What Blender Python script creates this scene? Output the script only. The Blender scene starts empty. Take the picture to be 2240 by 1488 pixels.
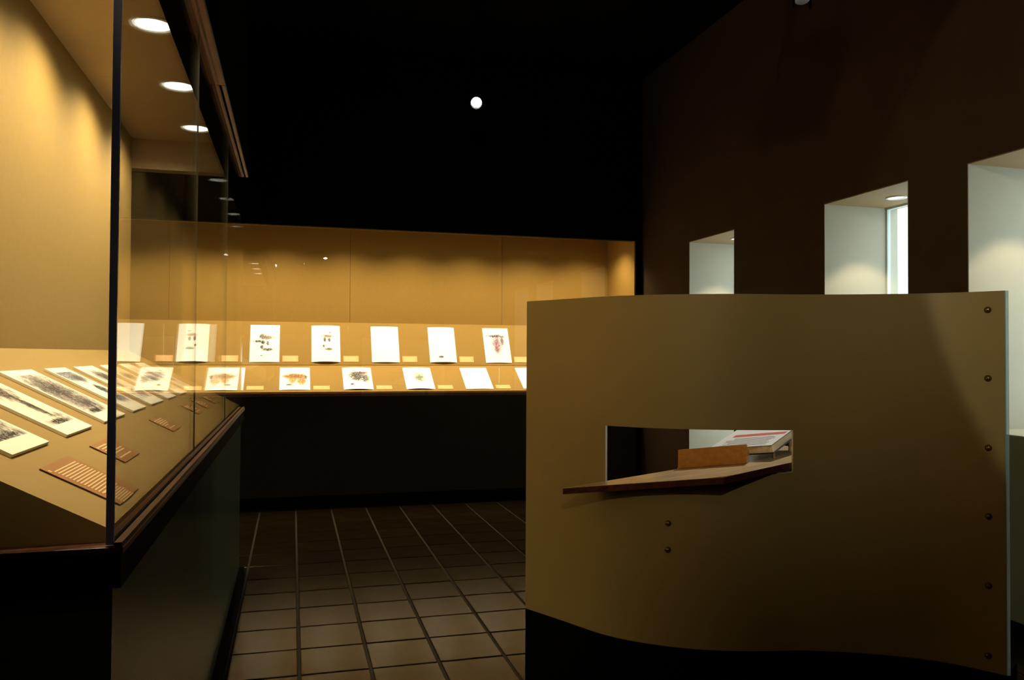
import bpy, bmesh, math, random
from mathutils import Vector, Matrix, Euler

random.seed(7)
S = bpy.context.scene
C = S.collection

# ------------------------------------------------------------------ camera, world, exposure
FPX, IW = 1758.49, 2240.0
CH = 1.386
cam_d = bpy.data.cameras.new('camera')
cam_d.sensor_fit = 'HORIZONTAL'; cam_d.sensor_width = 36.0
cam_d.lens = FPX / IW * 36.0
cam_d.clip_start = 0.02; cam_d.clip_end = 60
cam = bpy.data.objects.new('camera', cam_d); C.objects.link(cam)
yaw, pit, rol = math.radians(15.2543), math.radians(1.0547), math.radians(0.3178)
fw = Vector((math.sin(yaw) * math.cos(pit), math.cos(yaw) * math.cos(pit), math.sin(pit)))
r0 = Vector((math.cos(yaw), -math.sin(yaw), 0)); u0 = r0.cross(fw)
rt = r0 * math.cos(rol) + u0 * math.sin(rol); up = -r0 * math.sin(rol) + u0 * math.cos(rol)
M = Matrix((rt, up, -fw)).transposed().to_4x4(); M.translation = (0, 0, CH)
cam.matrix_world = M
S.camera = cam

W = bpy.data.worlds.new('sky'); S.world = W; W.use_nodes = True
W.node_tree.nodes['Background'].inputs[0].default_value = (0.80, 0.95, 1.0, 1)
W.node_tree.nodes['Background'].inputs[1].default_value = 3.0

S.view_settings.view_transform = 'Standard'; S.view_settings.look = 'None'
S.view_settings.exposure = 0.0; S.view_settings.gamma = 1.0
S.view_settings.use_curve_mapping = False

WARM = (1.0, 0.80, 0.50)
LEFT_LAMP_W = 74.0
BACK_LAMP_W = 92.0
NICHE_LAMP_W = 30.0
ROOM_SPOT_W = dict(hall=2.0, panel=90.0, floor=2.0, front=145.0, desk=170.0)

# ------------------------------------------------------------------ helpers
def srgb(*c):
    return tuple(((v / 255) / 12.92 if v / 255 <= 0.04045 else ((v / 255 + 0.055) / 1.055) ** 2.4) for v in c)

def mat(name, col, rough=0.6, var=0.06, scale=8.0, bump=0.0, spec=0.5, metal=0.0, stretch=(1, 1, 1), rnd=0.0):
    m = bpy.data.materials.new(name); m.use_nodes = True
    t = m.node_tree; b = t.nodes['Principled BSDF']
    b.inputs['Roughness'].default_value = rough
    b.inputs['Metallic'].default_value = metal
    b.inputs['Specular IOR Level'].default_value = spec
    tc = t.nodes.new('ShaderNodeTexCoord'); mp = t.nodes.new('ShaderNodeMapping')
    mp.inputs['Scale'].default_value = stretch
    n = t.nodes.new('ShaderNodeTexNoise'); n.inputs['Scale'].default_value = scale; n.inputs['Detail'].default_value = 5
    t.links.new(tc.outputs['Object'], mp.inputs[0]); t.links.new(mp.outputs[0], n.inputs['Vector'])
    r = t.nodes.new('ShaderNodeValToRGB')
    r.color_ramp.elements[0].position = 0.3; r.color_ramp.elements[1].position = 0.7
    r.color_ramp.elements[0].color = tuple(c * (1 - var) for c in col) + (1,)
    r.color_ramp.elements[1].color = tuple(min(1, c * (1 + var)) for c in col) + (1,)
    t.links.new(n.outputs['Fac'], r.inputs[0])
    out = r.outputs[0]
    if rnd:
        oi = t.nodes.new('ShaderNodeObjectInfo'); mr = t.nodes.new('ShaderNodeMapRange')
        mr.inputs[3].default_value = 1 - rnd; mr.inputs[4].default_value = 1 + rnd
        t.links.new(oi.outputs['Random'], mr.inputs[0])
        hs = t.nodes.new('ShaderNodeHueSaturation')
        t.links.new(mr.outputs[0], hs.inputs['Value']); t.links.new(out, hs.inputs['Color']); out = hs.outputs[0]
    t.links.new(out, b.inputs['Base Color'])
    if bump:
        bp = t.nodes.new('ShaderNodeBump'); bp.inputs['Strength'].default_value = bump; bp.inputs['Distance'].default_value = 0.004
        t.links.new(n.outputs['Fac'], bp.inputs['Height']); t.links.new(bp.outputs[0], b.inputs['Normal'])
    return m

def emit(name, col, s):
    m = bpy.data.materials.new(name); m.use_nodes = True; t = m.node_tree; t.nodes.clear()
    e = t.nodes.new('ShaderNodeEmission'); o = t.nodes.new('ShaderNodeOutputMaterial')
    e.inputs[0].default_value = col + (1,); e.inputs[1].default_value = s
    t.links.new(e.outputs[0], o.inputs[0]); return m

def thin_glass(name, tint=(0.96, 0.98, 0.97), ior=1.5):
    m = bpy.data.materials.new(name); m.use_nodes = True; t = m.node_tree; t.nodes.clear()
    o = t.nodes.new('ShaderNodeOutputMaterial'); mx = t.nodes.new('ShaderNodeMixShader')
    tr = t.nodes.new('ShaderNodeBsdfTransparent'); gl = t.nodes.new('ShaderNodeBsdfGlossy')
    tr.inputs[0].default_value = tint + (1,); gl.inputs['Roughness'].default_value = 0.0
    gl.inputs[0].default_value = (1, 1, 1, 1)
    fr = t.nodes.new('ShaderNodeFresnel'); ge = t.nodes.new('ShaderNodeNewGeometry'); mr = t.nodes.new('ShaderNodeMapRange')
    mr.inputs[3].default_value = ior; mr.inputs[4].default_value = 1 / ior
    t.links.new(ge.outputs['Backfacing'], mr.inputs[0]); t.links.new(mr.outputs[0], fr.inputs['IOR'])
    t.links.new(fr.outputs[0], mx.inputs[0]); t.links.new(tr.outputs[0], mx.inputs[1]); t.links.new(gl.outputs[0], mx.inputs[2])
    t.links.new(mx.outputs[0], o.inputs[0]); return m

def wood(name, a, b, rough=0.45, axis=1):
    m = bpy.data.materials.new(name); m.use_nodes = True; t = m.node_tree; p = t.nodes['Principled BSDF']
    p.inputs['Roughness'].default_value = rough
    tc = t.nodes.new('ShaderNodeTexCoord'); mp = t.nodes.new('ShaderNodeMapping')
    s = [60, 60, 60]; s[axis] = 2.5; mp.inputs['Scale'].default_value = s
    n = t.nodes.new('ShaderNodeTexNoise'); n.inputs['Scale'].default_value = 1.0; n.inputs['Detail'].default_value = 6; n.inputs['Distortion'].default_value = 0.4
    r = t.nodes.new('ShaderNodeValToRGB'); r.color_ramp.elements[0].position = .35; r.color_ramp.elements[1].position = .65
    r.color_ramp.elements[0].color = a + (1,); r.color_ramp.elements[1].color = b + (1,)
    t.links.new(tc.outputs['Object'], mp.inputs[0]); t.links.new(mp.outputs[0], n.inputs['Vector'])
    t.links.new(n.outputs['Fac'], r.inputs[0]); t.links.new(r.outputs[0], p.inputs['Base Color']); return m

def link(name, me, m, parent=None):
    o = bpy.data.objects.new(name, me); C.objects.link(o)
    if m is not None:
        for mm in (m if isinstance(m, (list, tuple)) else [m]): me.materials.append(mm)
    if parent is not None: o.parent = parent
    return o

def bm_obj(name, bm, m, parent=None, smooth=False):
    bmesh.ops.recalc_face_normals(bm, faces=bm.faces)
    me = bpy.data.meshes.new(name); bm.to_mesh(me); bm.free()
    if smooth:
        for p in me.polygons: p.use_smooth = True
    return link(name, me, m, parent)

def add_box(bm, x0, x1, y0, y1, z0, z1, bevel=0.0):
    r = bmesh.ops.create_cube(bm, size=1.0)
    vs = r['verts']
    for v in vs:
        v.co = Vector(((x0 + x1) / 2 + v.co.x * (x1 - x0), (y0 + y1) / 2 + v.co.y * (y1 - y0), (z0 + z1) / 2 + v.co.z * (z1 - z0)))
    if bevel:
        es = list({e for v in vs for e in v.link_edges})
        bmesh.ops.bevel(bm, geom=es, offset=bevel, segments=2, profile=0.6, affect='EDGES')

def box(name, m, x0, x1, y0, y1, z0, z1, parent=None, bevel=0.0):
    bm = bmesh.new(); add_box(bm, x0, x1, y0, y1, z0, z1, bevel); return bm_obj(name, bm, m, parent)

def boxes(name, m, lst, parent=None):
    bm = bmesh.new()
    for b in lst: add_box(bm, *b)
    return bm_obj(name, bm, m, parent)

def prism(name, m, pts, vec, parent=None, bevel=0.0):
    """polygon pts (3-D) extruded along vec"""
    bm = bmesh.new(); a = [bm.verts.new(p) for p in pts]; v = Vector(vec)
    b = [bm.verts.new(Vector(p) + v) for p in pts]; n = len(pts)
    bm.faces.new(a); bm.faces.new(b[::-1])
    for i in range(n): bm.faces.new((a[i], b[i], b[(i + 1) % n], a[(i + 1) % n]))
    if bevel: bmesh.ops.bevel(bm, geom=list(bm.edges), offset=bevel, segments=1, affect='EDGES')
    return bm_obj(name, bm, m, parent)

def lathe(prof, seg=24):
    bm = bmesh.new(); rings = []
    for r, z in prof:
        if r < 1e-6: rings.append([bm.verts.new((0, 0, z))])
        else: rings.append([bm.verts.new((r * math.cos(2 * math.pi * i / seg), r * math.sin(2 * math.pi * i / seg), z)) for i in range(seg)])
    for A, B in zip(rings[:-1], rings[1:]):
        for i in range(seg):
            j = (i + 1) % seg
            if len(A) == 1 and len(B) == 1: continue
            if len(A) == 1: bm.faces.new((A[0], B[i], B[j]))
            elif len(B) == 1: bm.faces.new((A[i], B[0], A[j]))
            else: bm.faces.new((A[i], B[i], B[j], A[j]))
    return bm

def empty(name, loc=(0, 0, 0), rot=None):
    o = bpy.data.objects.new(name, None); C.objects.link(o); o.location = loc; o.empty_display_size = 0.1
    if rot is not None: o.rotation_euler = rot
    return o

def tag(o, label, cat, group=None):
    o['label'] = label; o['category'] = cat
    if group: o['group'] = group
    return o

def struct(o, label=None):
    o['kind'] = 'structure'
    if label: o['label'] = label
    return o

def frame_from(xa, ya, loc):
    x = Vector(xa).normalized(); y = Vector(ya); y = (y - x * y.dot(x)).normalized(); z = x.cross(y)
    m = Matrix((x, y, z)).transposed().to_4x4(); m.translation = loc; return m

def spot(name, loc, aim, watt, deg, blend, col, radius=0.03, parent=None):
    d = bpy.data.lights.new(name, 'SPOT'); d.energy = watt; d.spot_size = math.radians(deg); d.spot_blend = blend
    d.color = col; d.shadow_soft_size = radius
    o = bpy.data.objects.new(name, d); C.objects.link(o)
    v = Vector(aim) - Vector(loc)
    o.matrix_world = v.to_track_quat('-Z', 'Y').to_matrix().to_4x4() @ Matrix()
    o.location = loc
    if parent is not None: o.parent = parent; o.matrix_parent_inverse = parent.matrix_world.inverted()
    return o

# ------------------------------------------------------------------ materials
MT = {}
MT['tan'] = mat('tan_case_paint', (0.35, 0.225, 0.06), 0.8, 0.03, 40, 0.05)
MT['amber'] = mat('amber_case_paint', (0.28, 0.158, 0.022), 0.8, 0.03, 40, 0.05)
MT['ceil_tan'] = mat('tan_soffit_paint', (0.46, 0.34, 0.21), 0.7, 0.03, 6)
MT['plinth'] = mat('olive_grey_plinth_paint', srgb(84, 86, 60), 0.22, 0.04, 5)
MT['black'] = mat('black_paint', (0.002, 0.0019, 0.0018), 0.85, 0.2, 5, spec=0.05)
MT['wallblack'] = mat('black_wall_paint', (0.0022, 0.0018, 0.0014), 0.9, 0.2, 3, spec=0.05)
MT['bulk'] = mat('dark_olive_bulkhead_paint', (0.004, 0.0042, 0.002), 0.9, 0.2, 3, spec=0.0)
MT['brown'] = mat('brown_wall_paint', srgb(72, 53, 35), 0.8, 0.05, 4, 0.03, spec=0.2)
MT['lowback'] = mat('dark_brown_wall_paint', srgb(44, 34, 18), 0.8, 0.06, 4, spec=0.2)
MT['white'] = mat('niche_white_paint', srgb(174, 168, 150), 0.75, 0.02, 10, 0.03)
MT['soffit'] = mat('niche_soffit_tan', srgb(150, 122, 80), 0.75, 0.02, 10)  # browner and darker than the jamb lining
MT['olive'] = mat('olive_grey_apron_paint', srgb(120, 124, 100), 0.7, 0.04, 6)
MT['wood'] = wood('dark_cherry_wood', srgb(70, 32, 12), srgb(106, 54, 22))
MT['walnut'] = wood('dark_walnut_edge', srgb(62, 26, 14), srgb(92, 44, 24), 0.4, 0)
MT['shaded_sill'] = mat('shaded_sill_wood', srgb(24, 12, 6), 0.85, 0.1, 10, spec=.03)  # sill wood again, shade on its front face put into the colour
MT['maple'] = wood('pale_maple_veneer', srgb(196, 166, 120), srgb(222, 196, 152), 0.22, 0)
MT['grout'] = mat('grey_brown_grout', srgb(58, 50, 36), 0.9, 0.15, 60)
MT['tile'] = mat('brown_quarry_tile', srgb(38, 28, 13), 0.22, 0.3, 7, 0.05, spec=0.2, rnd=0.14)
MT['tile'].node_tree.nodes['Principled BSDF'].inputs['Specular Tint'].default_value = (1.0, .80, .46, 1)
MT['glass'] = thin_glass('case_glass')
MT['winglass'] = thin_glass('window_glass', (0.97, 1.0, 0.99))
MT['joint'] = mat('dark_glass_edge', (.45, .45, .66), 0.25, 0.05, 10)
MT['seam'] = mat('clear_silicone_seam', srgb(96, 92, 80), 0.3, 0.05, 10)
MT['panel'] = mat('grey_tan_laminate', (.37, .27, .095), 0.5, 0.02, 3, spec=0.4)
MT['panelpale'] = mat('pale_laminate_core', srgb(232, 228, 214), 0.5, 0.03, 20)
MT['brass'] = mat('aged_brass', srgb(150, 120, 60), 0.32, 0.1, 60, metal=0.9)
MT['paper'] = mat('white_paper', srgb(246, 243, 232), 0.7, 0.01, 30)
MT['board'] = mat('cream_mount_board', srgb(238, 228, 200), 0.7, 0.02, 30)
MT['caption'] = mat('brown_caption_card', srgb(160, 108, 50), 0.7, 0.03, 30)
MT['caption2'] = mat('peach_caption_card', srgb(226, 172, 108), 0.7, 0.03, 30)
MT['text'] = mat('white_lettering', srgb(232, 200, 152), 0.7, 0.02, 200)
MT['oak'] = wood('ochre_plywood', srgb(188, 122, 42), srgb(206, 140, 56), 0.5, 0)
MT['cover'] = mat('black_book_cloth', srgb(30, 28, 30), 0.6, 0.1, 30)
MT['pages'] = wood('page_block_edges', srgb(226, 208, 170), srgb(246, 234, 206), 0.7, 0)
MT['redprint'] = mat('red_heading_print', srgb(226, 96, 72), 0.6, 0.08, 40)
MT['inkgrey'] = mat('grey_body_print', srgb(150, 148, 152), 0.7, 0.05, 40)
MT['ring'] = mat('white_lamp_trim', srgb(225, 225, 220), 0.4, 0.02, 10)
MT['lens'] = emit('case_lamp_lens', (1.0, 0.9, 0.72), 9.0)
MT['nlens'] = emit('niche_lamp_lens', (1.0, 0.95, 0.86), 3.0)
MT['hlens'] = emit('spot_lamp_lens', (1.0, 0.93, 0.8), 25.0)
MT['frame'] = mat('pale_window_frame', srgb(200, 220, 220), 0.5, 0.02, 10)

# ------------------------------------------------------------------ room shell
XR, YB, ZC = 3.41, 7.5, 4.2
XL, YN = -0.93, -3.2
floor = struct(box('floor', MT['grout'], XL - .1, XR + .05, YN - .1, YB + 1.05, -0.12, -0.006), 'brown quarry tile floor with grey grout joints')
struct(box('ceiling', MT['wallblack'], XL - .3, XR + .7, YN - .1, YB + 1.1, ZC, ZC + .1), 'black ceiling')
struct(box('wall_left', MT['lowback'], XL - .1, XL, YN, YB, 0, ZC), 'dark brown painted left wall')
struct(box('wall_near', MT['brown'], XL - .1, XR + .6, YN - .1, YN, 0, ZC), 'brown wall behind the camera')
CX0, CX1 = -1.06, 3.34                      # back case recess
CZ0, CZ1 = 1.0, 2.545
struct(boxes('wall_back', MT['wallblack'], [
    (XL - .2, XR + .05, YB, YB + .06, CZ1, ZC), (CX1, XR + .05, YB, YB + .8, 0, CZ1),
    (XL - .3, CX0 - .02, YB, YB + .8, 0, CZ1), (XL - .3, XR + .6, YB + .95, YB + 1.05, 0, ZC)]), 'black back wall around the lit display recess')
struct(box('wall_back_dado', MT['lowback'], CX0, CX1, YB, YB + .8, 0, CZ0), 'dark brown wall below the lit display recess')
struct(box('baseboard_back', MT['black'], XL, CX1, YB - .014, YB, 0, .10), 'black baseboard along the back wall')

NICHES = [(5.74, 6.50, 0.52), (3.85, 4.61, 1.0), (2.67, 3.43, 1.0)]     # near y, far y, sill z
NT, NX = 2.405, 3.907
XO = 3.99
bl = []; ys = YN
for y0, y1, zs in sorted(NICHES):
    bl.append((XR, XO, ys, y0, 0, ZC)); bl.append((XR, XO, y0, y1, 0, zs)); bl.append((XR, XO, y0, y1, NT, ZC)); ys = y1
bl.append((XR, XO, ys, YB + 1.0, 0, ZC))
wr = struct(boxes('wall_right', MT['brown'], bl), 'brown right wall with three deep window niches')
struct(boxes('baseboard_right', MT['black'], [(XR - .014, XR, YN, YB - .02, 0, .10)]), 'black baseboard along the right wall')
T = 0.006
for i, (y0, y1, zs) in enumerate(NICHES):
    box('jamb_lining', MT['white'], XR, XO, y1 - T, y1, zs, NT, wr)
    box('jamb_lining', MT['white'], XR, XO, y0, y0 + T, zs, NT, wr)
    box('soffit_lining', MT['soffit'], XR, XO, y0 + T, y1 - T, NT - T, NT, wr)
    box('sill_lining', MT['white'], XR - .004, XO, y0 + T, y1 - T, zs, zs + T, wr)
    box('niche_apron', MT['olive'], XR - .003, XR, y0, y1, .101, zs, wr)
    w = struct(empty('window_%d' % (i + 1), (NX, (y0 + y1) / 2, zs + T)), 'tall narrow window at the back of a white niche')
    bm = bmesh.new(); fwid = .012
    for b in ((NX - .012, NX + .012, y0 + T, y0 + T + fwid, zs + T, NT - T), (NX - .012, NX + .012, y1 - T - fwid, y1 - T, zs + T, NT - T),
              (NX - .012, NX + .012, y0 + T + fwid, y1 - T - fwid, zs + T, zs + T + fwid), (NX - .012, NX + .012, y0 + T + fwid, y1 - T - fwid, NT - T - fwid, NT - T)):
        add_box(bm, *b)
    f_ = bm_obj('window_frame', bm, MT['frame'], w); p_ = box('window_pane', MT['winglass'], NX - .003, NX + .003, y0 + T + fwid, y1 - T - fwid, zs + T + fwid, NT - T - fwid, w)
    for o in (f_, p_): o.matrix_parent_inverse = Matrix.Translation(w.location).inverted()
    d = bpy.data.lights.new('daylight_portal', 'AREA'); d.shape = 'RECTANGLE'; d.size = NT - zs; d.size_y = y1 - y0
    d.cycles.is_portal = True
    po = bpy.data.objects.new('daylight_portal', d); C.objects.link(po)
    po.matrix_world = Matrix.Translation((XO + .005, (y0 + y1) / 2, (zs + NT) / 2)) @ Euler((0, math.radians(90), 0)).to_matrix().to_4x4()

# ------------------------------------------------------------------ floor tiles
PX, PY, GX, GY = 0.305, 0.316, 0.0416, 3.921
def tile_bm(bm, cx, cy, w, l):
    add_box(bm, cx - w / 2, cx + w / 2, cy - l / 2, cy + l / 2, -0.02, 0.0)
bm = bmesh.new(); tile_bm(bm, 0, 0, PX - .014, PY - .012)
bmesh.ops.bevel(bm, geom=[e for e in bm.edges if all(v.co.z > -.01 for v in e.verts)], offset=.003, segments=1, affect='EDGES')
tile_me = bpy.data.meshes.new('floor_tile'); bm.to_mesh(tile_me); bm.free(); tile_me.materials.append(MT['tile'])
rest = bmesh.new(); nt = 0
for ix in range(-4, 12):
    for iy in range(-23, 12):
        cx, cy = GX + (ix + .5) * PX, GY + (iy + .5) * PY
        if cx - PX / 2 < XL - .2 or cx - PX / 2 > XR or cy > YB + .1 or cy < YN: continue
        seen = (1.9 < cy < YB and cx < 1.9 and cx > -.6) or (2.3 < cy < 4.2 and 2.3 < cx)
        if seen and nt < 298:
            o = bpy.data.objects.new('floor_tile', tile_me); C.objects.link(o); o.location = (cx, cy, random.uniform(-.0008, .0008)); o.parent = floor; nt += 1
        else: tile_bm(rest, cx, cy, PX - .014, PY - .012)
ro = bm_obj('tile_field', rest, MT['tile'], floor); ro['kind'] = 'stuff'

# ------------------------------------------------------------------ recessed downlight
ring_bm = lathe([(.062, 0), (.062, -.006), (.050, -.006), (.046, .0)]); ring_me = bpy.data.meshes.new('trim_ring'); ring_bm.to_mesh(ring_me); ring_bm.free(); ring_me.materials.append(MT['ring'])
def lens_mesh(m, rr):
    b = lathe([(0, -.004), (rr * .7, -.003), (rr, 0.0)]); me = bpy.data.meshes.new('lamp_lens'); b.to_mesh(me); b.free(); me.materials.append(m); return me
lens_case, lens_niche = lens_mesh(MT['lens'], .047), lens_mesh(MT['nlens'], .047)
def downlight(x, y, z, lens, watt, deg, col, label, group, blend=0.6, sc=1.0, aim=None):
    e = tag(empty('recessed_downlight', (x, y, z)), label, 'downlight', group); e.scale = (sc, sc, 1)
    for nme, me in (('trim_ring', ring_me), ('lamp_lens', lens)):
        o = bpy.data.objects.new(nme, me); C.objects.link(o); o.parent = e
    d = bpy.data.lights.new('downlight_beam', 'SPOT'); d.energy = watt; d.spot_size = math.radians(deg); d.spot_blend = blend; d.color = col; d.shadow_soft_size = .05
    l = bpy.data.objects.new('downlight_beam', d); C.objects.link(l); l.parent = e; l.location = (0, 0, -.012)
    if aim is not None:
        v = Vector(aim) - Vector((x, y, z)); l.rotation_euler = v.to_track_quat('-Z', 'Y').to_euler()
    return e

# ------------------------------------------------------------------ left display case
GXL, Y0, Y1 = -0.297, 1.516, 5.09
lc = tag(empty('display_case', (-.6, 3.3, 0)), 'long glass display case with sloping tan deck along the left wall', 'display case')
def L(o):
    o.parent = lc; o.matrix_parent_inverse = Matrix.Translation(lc.location).inverted(); return o
L(box('plinth', MT['plinth'], XL, GXL, Y0 + .015, Y1 + .01, .10, .99))
L(box('toe_kick', MT['black'], XL, GXL + .028, Y0 + .015, Y1 + .03, 0, .10))
L(box('sill_face', MT['shaded_sill'], XL, -.279, Y0 - .012, Y1 + .026, .985, 1.043))
L(box('sill', MT['wood'], XL, -.275, Y0 - .016, Y1 + .03, 1.043, 1.055, bevel=.002))
L(box('glass_channel', MT['black'], -.304, -.290, Y0 + .004, Y1 - .004, 1.055, 1.0575))
L(box('sill_bead', MT['wood'], -.290, -.277, Y0 - .014, Y1 + .028, 1.055, 1.063))
sl = .526
def dz(x): return 1.077 + sl * (-.304 - x)
L(prism('sloping_deck', MT['tan'], [(-.306, Y0 + .03, 1.055), (-.306, Y0 + .03, dz(-.306)), (-.915, Y0 + .03, dz(-.915)), (-.915, Y0 + .03, 1.055)], (0, Y1 - Y0 - .05, 0)))
L(box('back_panel', MT['tan'], XL, -.916, Y0 + .01, Y1, 1.055, 2.64))
L(box('case_ceiling', MT['ceil_tan'], XL, -.414, Y0, 3.99, 2.64, 2.66)); L(box('case_ceiling', MT['ceil_tan'], XL, -.414, 3.992, Y1 + .1, 2.64, 2.66))
L(box('far_valance', MT['ceil_tan'], XL, -.414, Y1 + .005, Y1 + .1, 2.465, 2.64))
L(box('near_valance', MT['ceil_tan'], XL, -.414, Y0 - .1, Y0 - .005, 2.465, 2.64))
L(boxes('bulkhead', MT['bulk'], [(-.414, -.279, Y0 - .1, Y1 + .1, 2.485, ZC), (XL, -.414, Y1 + .1, Y1 + .12, 2.465, ZC), (XL, -.414, Y0 - .12, Y0 - .1, 2.465, ZC), (XL, -.414, Y0 - .1, Y1 + .1, 2.661, 2.70)]))
for ya, yb in ((Y0 - .1, 3.43), (3.435, Y1 + .1)):
    off = .006 if ya > 3 else 0
    L(box('header_rail', MT['wood'], -.333 + off, -.308 + off, ya, yb, 2.470, 2.486))
    L(box('header_rail', MT['wood'], -.295 + off, -.275, ya, yb, 2.470, 2.486))
seg = (Y1 - Y0) / 3
for i in range(3):
    L(box('glass_pane', MT['glass'], GXL - .003, GXL + .003, Y0 + i * seg + .001, Y0 + (i + 1) * seg - .001, 1.0575, 2.485))
    if i: L(box('pane_seam', MT['seam'], GXL - .0028, GXL + .0028, Y0 + i * seg - .0008, Y0 + i * seg + .0008, 1.0575, 2.47))
L(box('end_glass_pane', MT['glass'], -.914, GXL - .008, Y0 - .005, Y0 + .005, 1.0575, 2.485))
L(box('end_glass_pane', MT['glass'], -.914, GXL - .008, Y1 - .005, Y1 + .003, 1.0575, 2.485))
L(box('corner_joint', MT['joint'], GXL - .0075, GXL + .005, Y0 - .0055, Y0 + .0012, 1.0575, 2.485))
ordn = ['first', 'second', 'third', 'fourth', 'fifth']
for i, y in enumerate((1.84, 2.57, 3.30, 4.03, 4.76)):
    downlight(-.525, y, 2.639, lens_case, LEFT_LAMP_W, 126, WARM, 'glowing recessed lamp in the left glass case ceiling, %s from the near end' % ordn[i], 'lamps in the left case', blend=1.0, aim=(-1.02, y, 1.2), sc=1.4)

# ------------------------------------------------------------------ pictures
def picture(name, blobs, seed=0.0, nscale=7.0, paper=(246, 243, 232), area=None, aspect=1.0):
    """white sheet with soft washes: blobs = (cx, cy, rx, ry, (r,g,b), hardness, roughness, noise scale)"""
    m = bpy.data.materials.new(name); m.use_nodes = True; t = m.node_tree; p = t.nodes['Principled BSDF']; p.inputs['Roughness'].default_value = .7
    p.inputs['Specular IOR Level'].default_value = .2
    uv = t.nodes.new('ShaderNodeUVMap'); uv.uv_map = 'UVMap'
    sep = t.nodes.new('ShaderNodeSeparateXYZ'); t.links.new(uv.outputs[0], sep.inputs[0])
    def math_(op, a, b=None, c=None, clamp=False):
        n = t.nodes.new('ShaderNodeMath'); n.operation = op; n.use_clamp = clamp
        for i, v in enumerate((a, b, c)):
            if v is None: continue
            if isinstance(v, (int, float)): n.inputs[i].default_value = v
            else: t.links.new(v, n.inputs[i])
        return n.outputs[0]
    U, V = sep.outputs[0], sep.outputs[1]
    col = None; noises = {}
    fn = t.nodes.new('ShaderNodeTexNoise'); fn.inputs['Scale'].default_value = 34; fn.inputs['Detail'].default_value = 4; fn.inputs['Distortion'].default_value = 1.2
    fm = t.nodes.new('ShaderNodeMapping'); fm.inputs['Location'].default_value = (seed * 2.3, seed, 0); fm.inputs['Scale'].default_value = (1, aspect, 1)
    t.links.new(uv.outputs[0], fm.inputs[0]); t.links.new(fm.outputs[0], fn.inputs['Vector']); fine = fn.outputs['Fac']
    for (cx, cy, rx, ry, c, hard, rough, ns) in blobs:
        if ns not in noises:
            mp = t.nodes.new('ShaderNodeMapping'); mp.inputs['Location'].default_value = (seed, seed * 1.7, 0); mp.inputs['Scale'].default_value = (1, aspect, 1)
            nn = t.nodes.new('ShaderNodeTexNoise'); nn.inputs['Scale'].default_value = ns; nn.inputs['Detail'].default_value = 7; nn.inputs['Roughness'].default_value = .65; nn.inputs['Distortion'].default_value = .6
            t.links.new(uv.outputs[0], mp.inputs[0]); t.links.new(mp.outputs[0], nn.inputs['Vector']); noises[ns] = nn.outputs['Fac']
        n = noises[ns]
        dx = math_('MULTIPLY', math_('SUBTRACT', U, cx), 1 / rx); dy = math_('MULTIPLY', math_('SUBTRACT', V, cy), 1 / ry)
        d = math_('SQRT', math_('ADD', math_('MULTIPLY', dx, dx), math_('MULTIPLY', dy, dy)))
        v = math_('ADD', math_('SUBTRACT', 1.0, d), math_('MULTIPLY', math_('SUBTRACT', n, .5), rough))
        f = math_('MULTIPLY', math_('MULTIPLY', v, hard, clamp=True), math_('MULTIPLY', math_('SUBTRACT', fine, .24), 4.0, clamp=True))
        if area:
            x0, x1, y0, y1 = area
            f = math_('MULTIPLY', f, math_('MULTIPLY', math_('MULTIPLY', math_('GREATER_THAN', U, x0), math_('LESS_THAN', U, x1)), math_('MULTIPLY', math_('GREATER_THAN', V, y0), math_('LESS_THAN', V, y1))))
        mx = t.nodes.new('ShaderNodeMix'); mx.data_type = 'RGBA'
        t.links.new(f, mx.inputs[0])
        if col is None: mx.inputs[6].default_value = srgb(*paper) + (1,)
        else: t.links.new(col, mx.inputs[6])
        mx.inputs[7].default_value = srgb(*c) + (1,)
        col = mx.outputs[2]
    if col is None: p.inputs['Base Color'].default_value = srgb(*paper) + (1,)
    else: t.links.new(col, p.inputs['Base Color'])
    return m

def sheet_mesh(name, w, h, th, bow=0.0, nx=10):
    """sheet in local xy (x across, y up), z = face normal; bowed off the support in the middle; top face has UVs, slot 0 picture, slot 1 edge"""
    bm = bmesh.new(); uvl = bm.loops.layers.uv.new('UVMap'); top = []; bot = []
    for i in range(nx + 1):
        u = i / nx; z = bow * 4 * u * (1 - u)
        top.append([bm.verts.new((w * (u - .5), h * v, z * (1 if v == 0 else .6) + th)) for v in (0, 1)])
        bot.append([bm.verts.new((w * (u - .5), h * v, z * (1 if v == 0 else .6))) for v in (0, 1)])
    face_v = [[bm.verts.new(v.co) for v in c] for c in top]
    for i in range(nx):
        f = bm.faces.new((face_v[i][0], face_v[i + 1][0], face_v[i + 1][1], face_v[i][1])); f.material_index = 0; f.smooth = True
        for lp, (a, b) in zip(f.loops, ((i, 0), (i + 1, 0), (i + 1, 1), (i, 1))): lp[uvl].uv = (a / nx, b)
        for fs in ((bot[i][0], bot[i][1], bot[i + 1][1], bot[i + 1][0]), (top[i][0], bot[i][0], bot[i + 1][0], top[i + 1][0]), (top[i][1], top[i + 1][1], bot[i + 1][1], bot[i][1])):
            bm.faces.new(fs).material_index = 1
    for i in (0, nx): bm.faces.new((top[i][0], top[i][1], bot[i][1], bot[i][0])).material_index = 1
    bmesh.ops.recalc_face_normals(bm, faces=bm.faces)
    me = bpy.data.meshes.new(name); bm.to_mesh(me); bm.free(); return me

def text_lines(parent, rows, m):
    """rows = (x0, x1, y0, y1) thin printed lines on a card, joined"""
    bm = bmesh.new()
    for x0, x1, y0, y1 in rows: add_box(bm, x0, x1, y0, y1, 0.0, .0004)
    return bm_obj('printed_text', bm, m, parent)

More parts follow.
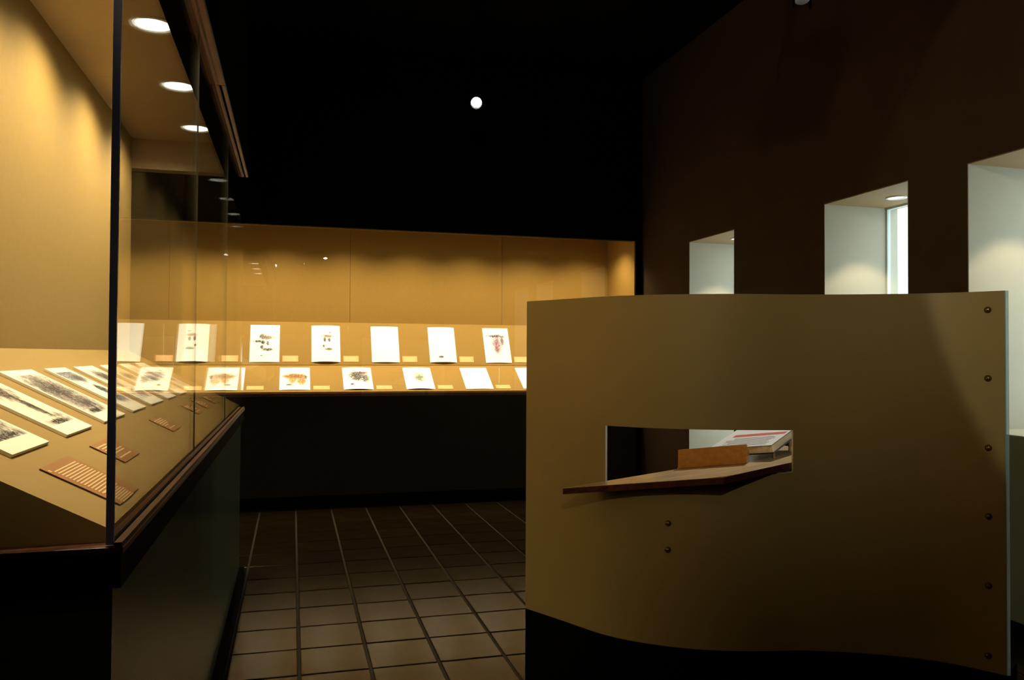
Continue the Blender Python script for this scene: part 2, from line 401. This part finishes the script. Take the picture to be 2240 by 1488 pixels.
INK, INK2, PALE, SEP = (40, 36, 38), (92, 84, 84), (160, 150, 146), (206, 188, 160)
AREA = (.06, .94, .14, .90)
TEX = (.5, .5, 1.0, .9, (120, 108, 104), .55, 3.4, 15)          # scratchy all-over pen work
def deeper(blobs, k): return [b[:4] + (tuple(int(c * (k if sum(b[4]) < 520 else 1)) for c in b[4]),) + b[5:] for b in blobs]
def land(seed, blobs): return picture('ink_landscape', deeper(blobs, .72), seed, area=AREA, paper=(248, 243, 226))
left_art = [
    ([(.5, .6, .9, .7, (232, 222, 200), .9, .8, 3), TEX, (.3, .62, .5, .10, INK2, 1.4, 2.2, 9), (.62, .36, .5, .12, INK2, 1.4, 2.4, 11), (.5, .18, .6, .07, INK, 1.6, 1.6, 14)], 'bare riverside trees'),
    ([(.5, .5, .9, .7, (240, 230, 202), 1, .6, 3), (.42, .88, .52, .22, (58, 52, 50), 2.4, 1.0, 6), (.50, .66, .36, .16, (104, 84, 74), 2.0, 1.6, 9), (.42, .84, .5, .2, INK, 1.2, 3.6, 18), (.56, .42, .13, .22, (104, 90, 84), 2.0, 1.2, 10), (.60, .42, .07, .24, INK, 1.6, 2.2, 16), (.50, .17, .50, .055, INK, 2.0, 1.6, 14), (.75, .25, .2, .06, PALE, 1.2, 2.0, 16)], 'a dark wooded hillside above a pale valley'),
    ([(.5, .5, .85, .65, (226, 214, 204), 1, .8, 4), (.45, .55, .62, .42, (150, 136, 130), 1.1, 2.2, 8), TEX, (.45, .62, .5, .3, INK2, 1.2, 3.4, 14), (.55, .30, .4, .14, INK2, 1.4, 2.6, 12), (.40, .18, .36, .05, INK, 1.8, 1.6, 16)], 'crumpled grey mountain ridges'),
    ([(.42, .84, .56, .20, (150, 158, 176), 2.4, .5, 5), (.62, .74, .34, .12, (112, 116, 130), 1.8, 1.2, 9), (.66, .48, .22, .13, (70, 72, 84), 2.8, .7, 7), (.60, .28, .44, .13, (140, 138, 150), 1.8, 1.2, 8), (.66, .42, .26, .18, INK, .9, 3.4, 16)], 'blue-grey cliffs over white water'),
    ([(.5, .74, .5, .18, PALE, 1.4, 1.2, 6), (.42, .58, .16, .28, INK, 1.8, 1.8, 9), (.66, .70, .12, .16, INK2, 1.8, 1.8, 12), (.68, .28, .36, .13, INK2, 1.8, 1.8, 10), TEX], 'a dark waterfall gorge'),
    ([(.5, .55, .85, .6, (214, 198, 170), 1, .8, 4), (.5, .66, .55, .12, INK2, 1.6, 2.0, 10), (.4, .24, .5, .10, INK, 1.8, 1.8, 12), TEX], 'brown layered hills'),
    ([(.5, .5, .8, .5, (222, 208, 180), 1, .8, 5), TEX, (.45, .5, .4, .12, INK2, 1.6, 2.0, 11)], 'a pale plain under faint hills'),
    ([(.5, .5, .8, .45, (222, 214, 200), 1, .8, 5), TEX, (.5, .4, .4, .08, INK2, 1.6, 2.0, 12)], 'a pale grey shoreline'),
]
LY = [(1.712, 1.95), (2.095, 2.338), (2.485, 2.775), (2.908, 3.152), (3.265, 3.553), (3.680, 3.925), (4.06, 4.305), (4.45, 4.695)]
ca = 1 / math.sqrt(1 + sl * sl)
upslope = Vector((-1, 0, sl)).normalized(); ydir = Vector((0, 1, 0))
pos = ['nearest the glass corner', 'second from the near end', 'third from the near end', 'fourth from the near end', 'fifth from the near end', 'sixth from the near end', 'second from the far end', 'at the far end']
for i, ((ya, yb), (blobs, what)) in enumerate(zip(LY, left_art)):
    h = .267 * math.sqrt(1 + sl * sl)
    me = sheet_mesh('mounted_print', yb - ya, h, .007, 0, 1)
    o = link('mounted_print', me, [land(i * 3.1 + .4, blobs), MT['board']])
    o.matrix_world = frame_from(ydir, upslope, (-.5105, (ya + yb) / 2, dz(-.5105) + .0008))
    tag(o, 'mounted print of %s, %s' % (what, pos[i]), 'print', 'landscape prints on the left deck')
caps = [(1.718, 1.918, -.464, -.323, True), (2.11, 2.30, -.464, -.386, False), (2.91, 3.10, -.461, -.385, False), (3.685, 3.895, -.459, -.388, False), (4.06, 4.26, -.459, -.386, False), (4.45, 4.64, -.459, -.386, False)]
for i, (ya, yb, xa, xb, big) in enumerate(caps):
    w = yb - ya; h = (xb - xa) * math.sqrt(1 + sl * sl)
    o = link('caption_card', sheet_mesh('caption_card', w, h, .003, 0, 1), [MT['caption'], MT['walnut']])
    o.matrix_world = frame_from(ydir, upslope, (xb, (ya + yb) / 2, dz(xb) + .0006))
    lab = ['large brown caption card with many lines of white text nearest the glass corner', 'brown caption card with white text below the wooded hillside print',
           'brown caption card below the blue-grey cliffs print', 'small brown caption card below the brown layered hills print', 'small brown caption card below the pale plain print', 'small brown caption card at the far end of the left deck'][i]
    tag(o, lab, 'caption card', 'captions on the left deck')
    rows = []; rnd = random.Random(i)
    rows.append((-w / 2 + .008, -w / 2 + .015, h - .020, h - .013))
    if big:
        n1 = 13; st = (h * .60) / n1
        for q in range(n1): rows.append((-w / 2 + .022, w / 2 - .014 - (rnd.random() * .012 if q < n1 - 1 else .05), h - .020 - st * (q + 1) + st * .45, h - .020 - st * q - .001))
        rows.append((-w / 2 + .022, w / 2 - .05, h * .36 - .018 + .0, h * .36 - .0145))
        for q in range(8): rows.append((-w / 2 + .030, w / 2 - .055 - rnd.random() * .015, h * .25 - .0055 * q - .0022, h * .25 - .0055 * q))
    else:
        n1 = 7; st = (h * .72) / n1
        for q in range(n1):
            if q == 5: continue
            rows.append((-w / 2 + .022, -w / 2 + .022 + (w - .045) * rnd.choice((.95, .55, .8, .9)), h - .014 - st * q - st * .42, h - .014 - st * q))
    tx = text_lines(o, rows, MT['text']); tx.location = (0, 0, .0031)

# ------------------------------------------------------------------ back display case
bc = tag(empty('display_case', (1.14, 7.86, 1.0)), 'wide lit display recess with glass front across the back wall', 'display case')
def B(o):
    o.parent = bc; o.matrix_parent_inverse = Matrix.Translation(bc.location).inverted(); return o
YI = 8.23
a30, a61 = math.radians(30), math.radians(61)
P0 = Vector((0, 7.52, 1.03)); P1 = Vector((0, 7.941, 1.273)); P2 = Vector((0, 8.176, 1.697))
B(box('sill', MT['wood'], CX0, CX1, YB + .012, YB + .035, CZ0, 1.026))
B(prism('lower_deck', MT['amber'], [(CX0, 7.5355, 1.0), (CX0, 7.5355, P0.z + .009), (CX0, P1.y, P1.z), (CX0, P1.y, 1.0)], (CX1 - CX0, 0, 0)))
B(prism('upper_board', MT['amber'], [(CX0, P1.y + .004, P1.z - .02), (CX0, P1.y + .004, P1.z + .006), (CX0, P2.y, P2.z), (CX0, YI, P2.z), (CX0, YI, P1.z - .02)], (CX1 - CX0, 0, 0)))
for xa, xb in ((CX0, .55), (.553, 2.13), (2.133, CX1)): B(box('rear_panel', MT['amber'], xa, xb, YI, YI + .015, 1.2, 2.66))
B(box('side_panel', MT['amber'], CX1 - .012, CX1, YB + .012, YI, 1.026, 2.66)); B(box('side_panel', MT['amber'], CX0, CX0 + .012, YB + .012, YI, 1.026, 2.66))
B(box('case_ceiling', MT['amber'], CX0 + .012, CX1 - .012, YB + .06, YI, 2.64, 2.66))
gx = [XL + .002, .49, 1.92, CX1 - .001]
for i in range(3): B(box('glass_pane', MT['glass'], gx[i] + .001, gx[i + 1] - .001, YB + .002, YB + .010, CZ0 + .002, CZ1 - .001))
nb = 7
for i in range(nb):
    x = CX0 + .33 + i * (CX1 - CX0 - .66) / (nb - 1)
    downlight(x, 7.70, 2.64, lens_case, BACK_LAMP_W, 128, WARM, 'recessed lamp in the back recess ceiling, %s from the left' % (ordn + ['sixth', 'seventh'])[i], 'lamps in the back recess', blend=1.0, aim=(x, 7.90, 1.2))

BK = (66, 64, 62)
up_art = [
    (-.835, [(.5, .5, .4, .3, (210, 200, 180), 1, 1.5, 7)], 'faint tan sketch'),
    (-.258, [(.42, .68, .14, .10, (110, 110, 104), 2, 1.6, 12), (.60, .66, .26, .06, (170, 140, 110), 2, 2.0, 14), (.28, .55, .2, .04, BK, 2, 1.6, 12), (.44, .52, .08, .07, BK, 2.4, 1.4, 12), (.60, .50, .06, .07, BK, 2, 1.8, 14), (.40, .40, .07, .06, BK, 2, 1.6, 12), (.60, .33, .24, .05, (96, 84, 70), 2.2, 1.4, 12), (.4, .17, .08, .02, (150, 150, 150), 1.6, 1.2, 10)], 'scattered grey mountain crags'),
    (.312, [(.55, .70, .26, .05, (200, 130, 100), 1.6, 1.8, 14), (.46, .60, .06, .08, (110, 84, 70), 2.4, 1.2, 12), (.62, .60, .06, .07, (110, 90, 76), 2.4, 1.2, 12), (.42, .42, .05, .05, (110, 90, 70), 2, 1.4, 14), (.60, .34, .18, .045, (120, 110, 60), 2, 1.4, 14), (.64, .80, .08, .02, (170, 120, 90), 1.8, 1.4, 14)], 'small brown and red fragments'),
    (.887, [], 'almost no visible picture'),
    (1.462, [(.42, .145, .13, .035, BK, 3, .6, 12), (.26, .62, .04, .02, (190, 190, 188), 1.5, 1.4, 14)], 'one small dark peak near its foot'),
    (2.035, [(.52, .50, .34, .30, (214, 176, 196), 1.2, 2.2, 8), (.50, .76, .42, .06, (78, 46, 72), 2, 2.2, 12), (.50, .56, .18, .24, (150, 96, 134), 1.4, 2.4, 10), (.72, .62, .10, .18, (120, 70, 110), 1.6, 1.8, 12), (.50, .36, .14, .12, (160, 110, 140), 1.6, 1.6, 9)], 'a violet figure-like mass'),
    (2.61, [(.5, .5, .35, .3, (190, 180, 170), 1.2, 1.8, 9)], 'faint grey strokes'),
]
low_art = [
    (-1.13 + .57, [(.5, .5, .38, .34, (205, 160, 90), 1.3, 1.6, 8)], 'a tan smudge'),
    (.022, [(.5, .60, .50, .16, (214, 160, 60), 2.5, 1.0, 8), (.42, .42, .18, .20, (220, 172, 84), 2, 1.2, 9), (.72, .40, .20, .24, (206, 150, 60), 2, 1.4, 9), (.5, .60, .46, .12, (150, 96, 40), 1.2, 2.6, 16), (.32, .22, .13, .04, (110, 76, 30), 2.4, 1.2, 14), (.86, .54, .06, .1, (110, 84, 80), 1.6, 1.6, 12)], 'golden earth-coloured boulders'),
    (.595, [(.42, .68, .24, .12, (150, 130, 90), 2, 1.4, 9), (.70, .74, .22, .07, (196, 90, 70), 2, 1.4, 10), (.46, .48, .18, .14, (170, 140, 80), 2, 1.4, 9), (.78, .46, .16, .20, (130, 124, 110), 2, 1.6, 10), (.55, .6, .4, .3, (70, 76, 90), 1.6, 3.2, 14), (.30, .22, .07, .05, (70, 66, 70), 3, 1.0, 12)], 'many-coloured rock strata'),
    (1.175, [(.56, .52, .26, .28, (214, 222, 176), 1.2, 1.6, 8), (.52, .52, .22, .26, (110, 136, 112), 1.4, 2.6, 12)], 'pale green moss-like flecks'),
    (1.746, [], 'no visible picture beside the green one'),
    (2.32, [], 'no picture, partly hidden by the panel'),
    (2.89, [(.5, .5, .35, .3, (180, 180, 170), 1.2, 1.8, 9)], 'faint grey marks'),
]
d30, d61 = Vector((0, math.cos(a30), math.sin(a30))), Vector((0, math.cos(a61), math.sin(a61)))
dl = (P1 - Vector((0, 7.5355, P0.z + .009))).normalized(); du = (P2 - (P1 + Vector((0, .004, .006)))).normalized()
xdir = Vector((1, 0, 0))
def lab_print(what, row):
    w = what if what.startswith(('a ', 'one', 'nothing', 'blank', 'many')) else what
    return 'white sheet with %s, %s row of the back recess' % (w, row)
for row, art, p, dirv, hh in (('upper', up_art, P1 + Vector((0, .004, .006)), du, .407), ('lower', low_art, Vector((0, 7.5355, P0.z + .009)), dl, .392)):
    for i, (x, blobs, what) in enumerate(art):
        off = .028 if row == 'upper' else .030
        bow = [.010, .003, .016, .008, .014, .004, .006][i % 7] if row == 'upper' else [.004, .003, .009, .010, .003, .004, .004][i % 7]
        o = link('paper_print', sheet_mesh('paper_print', .272, hh, .0016, bow, 12), [picture('print_art', deeper(blobs, .8), i * 2.3 + (0 if row == 'upper' else 11), paper=(250, 249, 246), area=(.06, .94, .05, .95), aspect=hh / .272), MT['paper']])
        q = p + dirv * off + Vector((x, 0, 0)); nrm = xdir.cross(dirv)
        o.matrix_world = frame_from(xdir, dirv, q + nrm * .0012)
        tag(o, lab_print(what, row), 'print', 'white sheets in the back recess')
        cw, chh = .146, .066
        if x + .136 + .03 + cw > CX1 - .02: continue
        c = link('caption_card', sheet_mesh('caption_card', cw, chh, .002, 0, 1), [MT['caption2'], MT['caption']])
        c.matrix_world = frame_from(xdir, dirv, q + dirv * .004 + Vector((.136 + .028 + cw / 2, 0, 0)) + nrm * .0008)
        tag(c, 'peach caption card right of the %s-row sheet with %s' % (row, what.split(',')[0]), 'caption card', 'captions in the back recess')
        n1 = 5 if row == 'upper' else 2
        rows = [(-cw / 2 + .016, -cw / 2 + .016 + (cw - .03) * (.95 if row == 'upper' else (.5 if q_ == 0 else .0) + .4), chh - .012 - q_ * .010 - .004, chh - .012 - q_ * .010) for q_ in range(n1)]
        tx = text_lines(c, rows, MT['text']); tx.location = (0, 0, .0021)

# ------------------------------------------------------------------ curved partition panel
PLAN = [(0.964, 3.296), (1.077, 3.086), (1.160, 2.920), (1.254, 2.812), (1.356, 2.732), (1.463, 2.671), (1.578, 2.628), (1.717, 2.594), (1.809, 2.575), (1.924, 2.534), (2.031, 2.484), (2.129, 2.427), (2.217, 2.362), (2.286, 2.282), (2.340, 2.199)]
def catmull(pts, n=8):
    out = []
    for i in range(len(pts) - 1):
        p = [Vector(pts[max(0, min(len(pts) - 1, i + k))]) for k in (-1, 0, 1, 2)]
        if i == 0: p[0] = p[1] * 2 - p[2]
        if i == len(pts) - 2: p[3] = p[2] * 2 - p[1]
        for k in range(n):
            t = k / n
            out.append(.5 * ((2 * p[1]) + (p[2] - p[0]) * t + (2 * p[0] - 5 * p[1] + 4 * p[2] - p[3]) * t * t + (3 * p[1] - p[0] - 3 * p[2] + p[3]) * t ** 3))
    out.append(Vector(pts[-1])); return out
curve = catmull(PLAN)
for _ in range(12):
    curve = [curve[0]] + [(curve[i - 1] + curve[i] * 2 + curve[i + 1]) / 4 for i in range(1, len(curve) - 1)] + [curve[-1]]
SXL, SXR = 1.170, 1.776
def at_x(x):
    for a, b in zip(curve[:-1], curve[1:]):
        if a.x <= x <= b.x: return a.lerp(b, (x - a.x) / (b.x - a.x))
curve = sorted([p for p in curve if abs(p.x - SXL) > .004 and abs(p.x - SXR) > .004] + [at_x(SXL), at_x(SXR)], key=lambda p: p.x)
def nback(i):
    t = (curve[min(i + 1, len(curve) - 1)] - curve[max(i - 1, 0)]).normalized(); return Vector((-t.y, t.x))
KB, KT, ZS1, ZSL, ZSR, TH = .31, 1.6145, 1.1145, .882, .962, .013
def slot_z(x):
    return ZSL + (ZSR - ZSL) * min(1, max(0, (x - SXL) / (SXR - SXL)))
bm = bmesh.new(); V = {}
for i, p in enumerate(curve):
    b = p + nback(i) * TH
    for j, z in enumerate((KB, slot_z(p.x), ZS1, KT)):
        V[i, j, 0] = bm.verts.new((p.x, p.y, z)); V[i, j, 1] = bm.verts.new((b.x, b.y, z))
n = len(curve)
def face(vs, mi, sm=False):
    if mi == 1: vs = [bm.verts.new(v.co) for v in vs]
    f = bm.faces.new(vs); f.material_index = mi; f.smooth = sm
for i in range(n - 1):
    mid = (curve[i].x + curve[i + 1].x) / 2; hole = SXL < mid < SXR
    for j in range(3):
        if j == 1 and hole: continue
        for s in (0, 1): face((V[i, j, s], V[i + 1, j, s], V[i + 1, j + 1, s], V[i, j + 1, s]), 0, True)
    face((V[i, 0, 0], V[i, 0, 1], V[i + 1, 0, 1], V[i + 1, 0, 0]), 1); face((V[i, 3, 0], V[i, 3, 1], V[i + 1, 3, 1], V[i + 1, 3, 0]), 1)
    if hole:
        face((V[i, 1, 0], V[i, 1, 1], V[i + 1, 1, 1], V[i + 1, 1, 0]), 1); face((V[i, 2, 0], V[i, 2, 1], V[i + 1, 2, 1], V[i + 1, 2, 0]), 1)
for i in (0, n - 1):
    for j in range(3): face((V[i, j, 0], V[i, j + 1, 0], V[i, j + 1, 1], V[i, j, 1]), 1)
for i, p in enumerate(curve):
    if abs(p.x - SXL) < 1e-5 or abs(p.x - SXR) < 1e-5: face((V[i, 1, 0], V[i, 2, 0], V[i, 2, 1], V[i, 1, 1]), 1)
pp = tag(empty('curved_partition', (1.65, 2.7, 0)), 'grey-tan curved partition panel with a reading slot and brass bolts', 'partition')
def Q(o):
    o.parent = pp; o.matrix_parent_inverse = Matrix.Translation(pp.location).inverted(); return o
def edge_mat():
    m = bpy.data.materials.new('frosted_acrylic_edge'); m.use_nodes = True; t = m.node_tree; t.nodes.clear()
    o = t.nodes.new('ShaderNodeOutputMaterial'); mx = t.nodes.new('ShaderNodeMixShader'); a = t.nodes.new('ShaderNodeBsdfTranslucent'); b = t.nodes.new('ShaderNodeBsdfTransparent')
    a.inputs[0].default_value = (.85, .97, 1, 1); b.inputs[0].default_value = (.85, .97, 1, 1); mx.inputs[0].default_value = .6
    t.links.new(a.outputs[0], mx.inputs[1]); t.links.new(b.outputs[0], mx.inputs[2]); t.links.new(mx.outputs[0], o.inputs[0]); return m
pe, ne = curve[-1], nback(n - 1); te = (curve[-1] - curve[-3]).normalized()
c4 = [pe + te * .0005 + ne * .001, pe + te * .0005 + ne * .016, pe + te * .0005 + ne * .016 + Vector((.011, .002)), pe + te * .004 + ne * .001 + Vector((.010, 0))]
Q(prism('edge_strip', edge_mat(), [(q.x, q.y, KB) for q in c4], (0, 0, KT - KB)))
Q(bm_obj('curved_panel', bm, [MT['panel'], MT['panelpale']]))
bm = bmesh.new(); A = []
for i, p in enumerate(curve):
    b = p + nback(i) * .16; f0 = p + nback(i) * .001
    A.append([bm.verts.new((q.x, q.y, z)) for q in (f0, b) for z in (0, KB)])
for a, b in zip(A[:-1], A[1:]):
    bm.faces.new((a[0], b[0], b[1], a[1])); bm.faces.new((a[2], b[2], b[3], a[3])); bm.faces.new((a[1], b[1], b[3], a[3])); bm.faces.new((a[0], b[0], b[2], a[2]))
for a in (A[0], A[-1]): bm.faces.new((a[0], a[1], a[3], a[2]))
Q(bm_obj('black_base', bm, MT['black']))
bolt_bm = lathe([(0, .010), (.004, .0095), (.0075, .0075), (.0095, .004), (.0100, .0015), (.0115, .0012), (.0115, 0)], 16)
bolt_me = bpy.data.meshes.new('dome_bolt'); bolt_bm.to_mesh(bolt_me); bolt_bm.free(); bolt_me.materials.append(MT['brass'])
for q in bolt_me.polygons: q.use_smooth = True
for x, z in ((2.3125, 1.550), (2.3125, 1.314), (2.3125, 1.075), (2.3125, .840), (2.3115, .603), (2.3105, .364), (1.351, .764), (1.350, .666)):
    p = at_x(x); k = min(range(n), key=lambda i: abs(curve[i].x - x)); nb_ = nback(k); nf = Vector((-nb_.x, -nb_.y, 0))
    o = bpy.data.objects.new('dome_bolt', bolt_me); C.objects.link(o)
    m = frame_from(nf.cross(Vector((0, 0, 1))) * -1, Vector((0, 0, 1)), (p.x, p.y, z))
    zq = nf.to_track_quat('Z', 'Y').to_matrix().to_4x4(); zq.translation = (p.x, p.y, z); o.matrix_world = zq
    o.parent = pp; o.matrix_parent_inverse = Matrix.Translation(pp.location).inverted()

# ------------------------------------------------------------------ reading shelf, wedge and book in the slot
ST = .14; ex = Vector((.880, -.475))
def bz(x, y): return .995 + ST * ((x - 1.776) * ex.x + (y - 2.581) * ex.y)
poly = [(1.003, 2.927), (1.468, 2.540), (1.7735, 2.600), (2.06, 2.66), (2.06, 3.12), (1.60, 3.12), (1.475, 2.912)]
bt = .024
sh = tag(empty('reading_shelf', (1.6, 2.8, bz(1.6, 2.8) - bt)), 'tilted wooden reading shelf jutting out of the panel slot', 'shelf')
def R(o):
    o.parent = sh; o.matrix_parent_inverse = Matrix.Translation(sh.location).inverted(); return o
R(prism('shelf_core', MT['walnut'], [(x, y, bz(x, y) - bt) for x, y in poly], (0, 0, bt - .0015)))
R(prism('shelf_veneer', MT['maple'], [(x, y, bz(x, y) - .0014) for x, y in poly], (0, 0, .0014)))
post = R(boxes('support_post', MT['black'], [(1.93, 1.97, 2.98, 3.02, 0, bz(1.95, 3.0) - bt - .004), (1.87, 2.03, 2.92, 3.08, 0, .012)]))

v_ = Vector((1.684 - 1.481, 2.745 - 2.915)).normalized(); u_ = Vector((-v_.y, v_.x))       # along the wedge face, and away from the reader
wl = math.hypot(1.684 - 1.481, 2.745 - 2.915); w0 = Vector((1.481, 2.915))
def WP(a, b, h):
    p = w0 + v_ * a + u_ * b; return Vector((p.x, p.y, bz(p.x, p.y) + h))
bm = bmesh.new()
cv = [[bm.verts.new(WP(a, b, h)) for b, h in ((0, .0008), (0, .075), (.008, .075), (bb, hh_), (bb, .0008))] for a, bb, hh_ in ((0, .034, .012), (wl, .075, .024))]
bm.faces.new(cv[0]); bm.faces.new(cv[1][::-1])
for i in range(5): j = (i + 1) % 5; bm.faces.new((cv[0][i], cv[0][j], cv[1][j], cv[1][i]))
bmesh.ops.bevel(bm, geom=list(bm.edges), offset=.0015, segments=1, affect='EDGES')
tag(bm_obj('book_wedge', bm, MT['oak']), 'ochre wooden wedge block on the reading shelf', 'wedge')

# book lies behind the wedge, its plane rising away from the reader
gxk = .30
fr_c = Vector((1.776, 2.719, 1.045))
bu = Vector((.145, .088, .145 * gxk)).normalized(); bv = Vector((-.6, .8, -.6 * gxk)); bv = (bv - bu * bv.dot(bu)).normalized(); bn = bv.cross(bu) * -1
if bn.z < 0: bn = -bn
bk = tag(empty('open_book', (0, 0, 0)), 'thick white book with red heading propped up behind the wooden wedge', 'book')
bmx = Matrix((bu, bv, bn)).transposed().to_4x4(); bmx.translation = fr_c; bk.matrix_world = bmx
BL_, BW_, BT_ = .31, .285, .034
box('page_block', MT['pages'], 0.004, BL_ - .004, .003, BW_ - .003, -BT_ + .004, -.0025, bk)
box('front_board', MT['cover'], 0, BL_, 0, BW_, -.0025, -.0012, bk)
box('back_board', MT['cover'], 0, BL_, 0, BW_, -BT_, -BT_ + .004, bk)
pg = box('cover_page', MT['paper'], .001, BL_ - .001, .0015, BW_ - .001, -.0012, 0, bk)
box('red_heading', MT['redprint'], .142, .172, .012, BW_ - .04, 0, .0005, pg)
rr = random.Random(4); bm = bmesh.new()
for k in range(9):
    x = .018 + k * .0125
    add_box(bm, x, x + .004, .03 + rr.random() * .02, BW_ - .03 - rr.random() * .04, 0, .0004)
bm_obj('printed_text', bm, MT['inkgrey'], pg)
# struts under the book, part of the shelf
def bkp(a, b, c): return bmx @ Vector((a, b, c))
for a, b in ((.06, .03), (.06, BW_ - .03), (.21, .03), (.21, BW_ - .03)):
    t_ = bkp(a, b, -BT_ - .0008); z0 = bz(t_.x, t_.y)
    if t_.z - z0 > .004: R(box('book_strut', MT['maple'], t_.x - .004, t_.x + .004, t_.y - .004, t_.y + .004, z0, t_.z - .0022))

# ------------------------------------------------------------------ lamps in the window niches
for i, (y, nm) in enumerate(((6.15, 'farthest'), (4.267, 'middle'), (3.085, 'nearest'))):
    downlight(3.69, y, NT - T, lens_niche, NICHE_LAMP_W, 90, (1.0, .84, .55), 'small round downlight in the soffit of the %s window niche' % nm, 'window niche downlights', blend=.25)

# ------------------------------------------------------------------ ceiling spotlights
def spotlight(loc, aim, watt, deg, blend, label, lit=True, col=(1.0, .82, .55)):
    e = tag(empty('ceiling_spotlight', (loc[0], loc[1], ZC)), label, 'spotlight', 'ceiling spotlights')
    def K(o): o.parent = e; o.matrix_parent_inverse = Matrix.Translation(e.location).inverted(); return o
    bm = lathe([(0, ZC), (.05, ZC), (.05, ZC - .025), (.012, ZC - .03), (.010, loc[2] + .06), (0, loc[2] + .06)], 16)
    bmesh.ops.translate(bm, verts=bm.verts, vec=(loc[0], loc[1], 0)); K(bm_obj('ceiling_stem', bm, MT['black']))
    v = (Vector(aim) - Vector(loc)).normalized(); q = v.to_track_quat('Z', 'Y').to_matrix().to_4x4(); q.translation = loc
    bm = lathe([(0, -.13), (.03, -.13), (.045, -.10), (.05, 0.02), (.046, 0.02), (.042, -.03)], 24); bmesh.ops.transform(bm, matrix=q, verts=bm.verts); K(bm_obj('housing', bm, MT['black']))
    bm = lathe([(0, -.022), (.02, -.023), (.041, -.026)], 24); bmesh.ops.transform(bm, matrix=q, verts=bm.verts); K(bm_obj('lamp_lens', bm, MT['hlens'] if lit else MT['ring']))
    bm = bmesh.new()
    for s in (-1, 1): add_box(bm, s * .054 - .003, s * .054 + .003, -.008, .008, -.07, .07)
    add_box(bm, -.057, .057, -.008, .008, .062, .072)
    bmesh.ops.translate(bm, verts=bm.verts, vec=(loc[0], loc[1], loc[2])); K(bm_obj('yoke', bm, MT['black']))
    if lit and watt:
        s = spot('spotlight_beam', Vector(loc) + v * .01, aim, watt, deg, blend, col, .02)
        s.parent = e; s.matrix_parent_inverse = Matrix.Translation(e.location).inverted()
def edge_aim(src, p1, p2, half):
    # axis of a beam of this half-angle whose rim passes through both points, its centre to their right
    src = Vector(src); d1 = (Vector(p1) - src).normalized(); d2 = (Vector(p2) - src).normalized()
    m = (d1 + d2).normalized(); nrm = d1.cross(d2).normalized(); c = m.dot(d1)
    k = math.acos(min(1, math.cos(half) / c)); a1 = m * math.cos(k) + nrm * math.sin(k); a2 = m * math.cos(k) - nrm * math.sin(k)
    a = a1 if a1.x > a2.x else a2
    return src + a * 4
PANEL_AIM = edge_aim((.2, -.8, 3.1), (2.191, 2.381, 1.601), (2.342, 2.196, .987), math.radians(27.6))
spotlight((1.397, 6.246, 3.40), (.15, 1.2, 1.0), ROOM_SPOT_W['hall'], 70, .5, 'glaring black ceiling spotlight facing the camera')
spotlight((2.764, 3.93, 3.43), (1.92, 2.92, 1.05), ROOM_SPOT_W['desk'], 26, .6, 'black ceiling spotlight at the top edge aimed down at the book', col=(1.0, .97, .92))
spotlight((.2, -.8, 3.1), PANEL_AIM, ROOM_SPOT_W['panel'], 56, .05, 'added unseen spotlight behind the camera, its rim making the slanting light edge on the partition', col=(1.0, .95, .82))  # unseen lamp added to draw the diagonal light edge on the partition
spotlight((.55, .2, 3.1), (.45, 2.9, 0), ROOM_SPOT_W['floor'], 48, .3, 'added unseen spotlight behind the camera brightening the near floor')  # unseen lamp put in to light the near floor
spotlight((-.35, -1.3, 3.1), (1.25, 2.7, 2.52), ROOM_SPOT_W['front'], 53, 1.0, 'added unseen spotlight behind the camera brightening the curved partition', col=(1.0, .86, .58))  # added lamp, never in view, that brightens the partition face
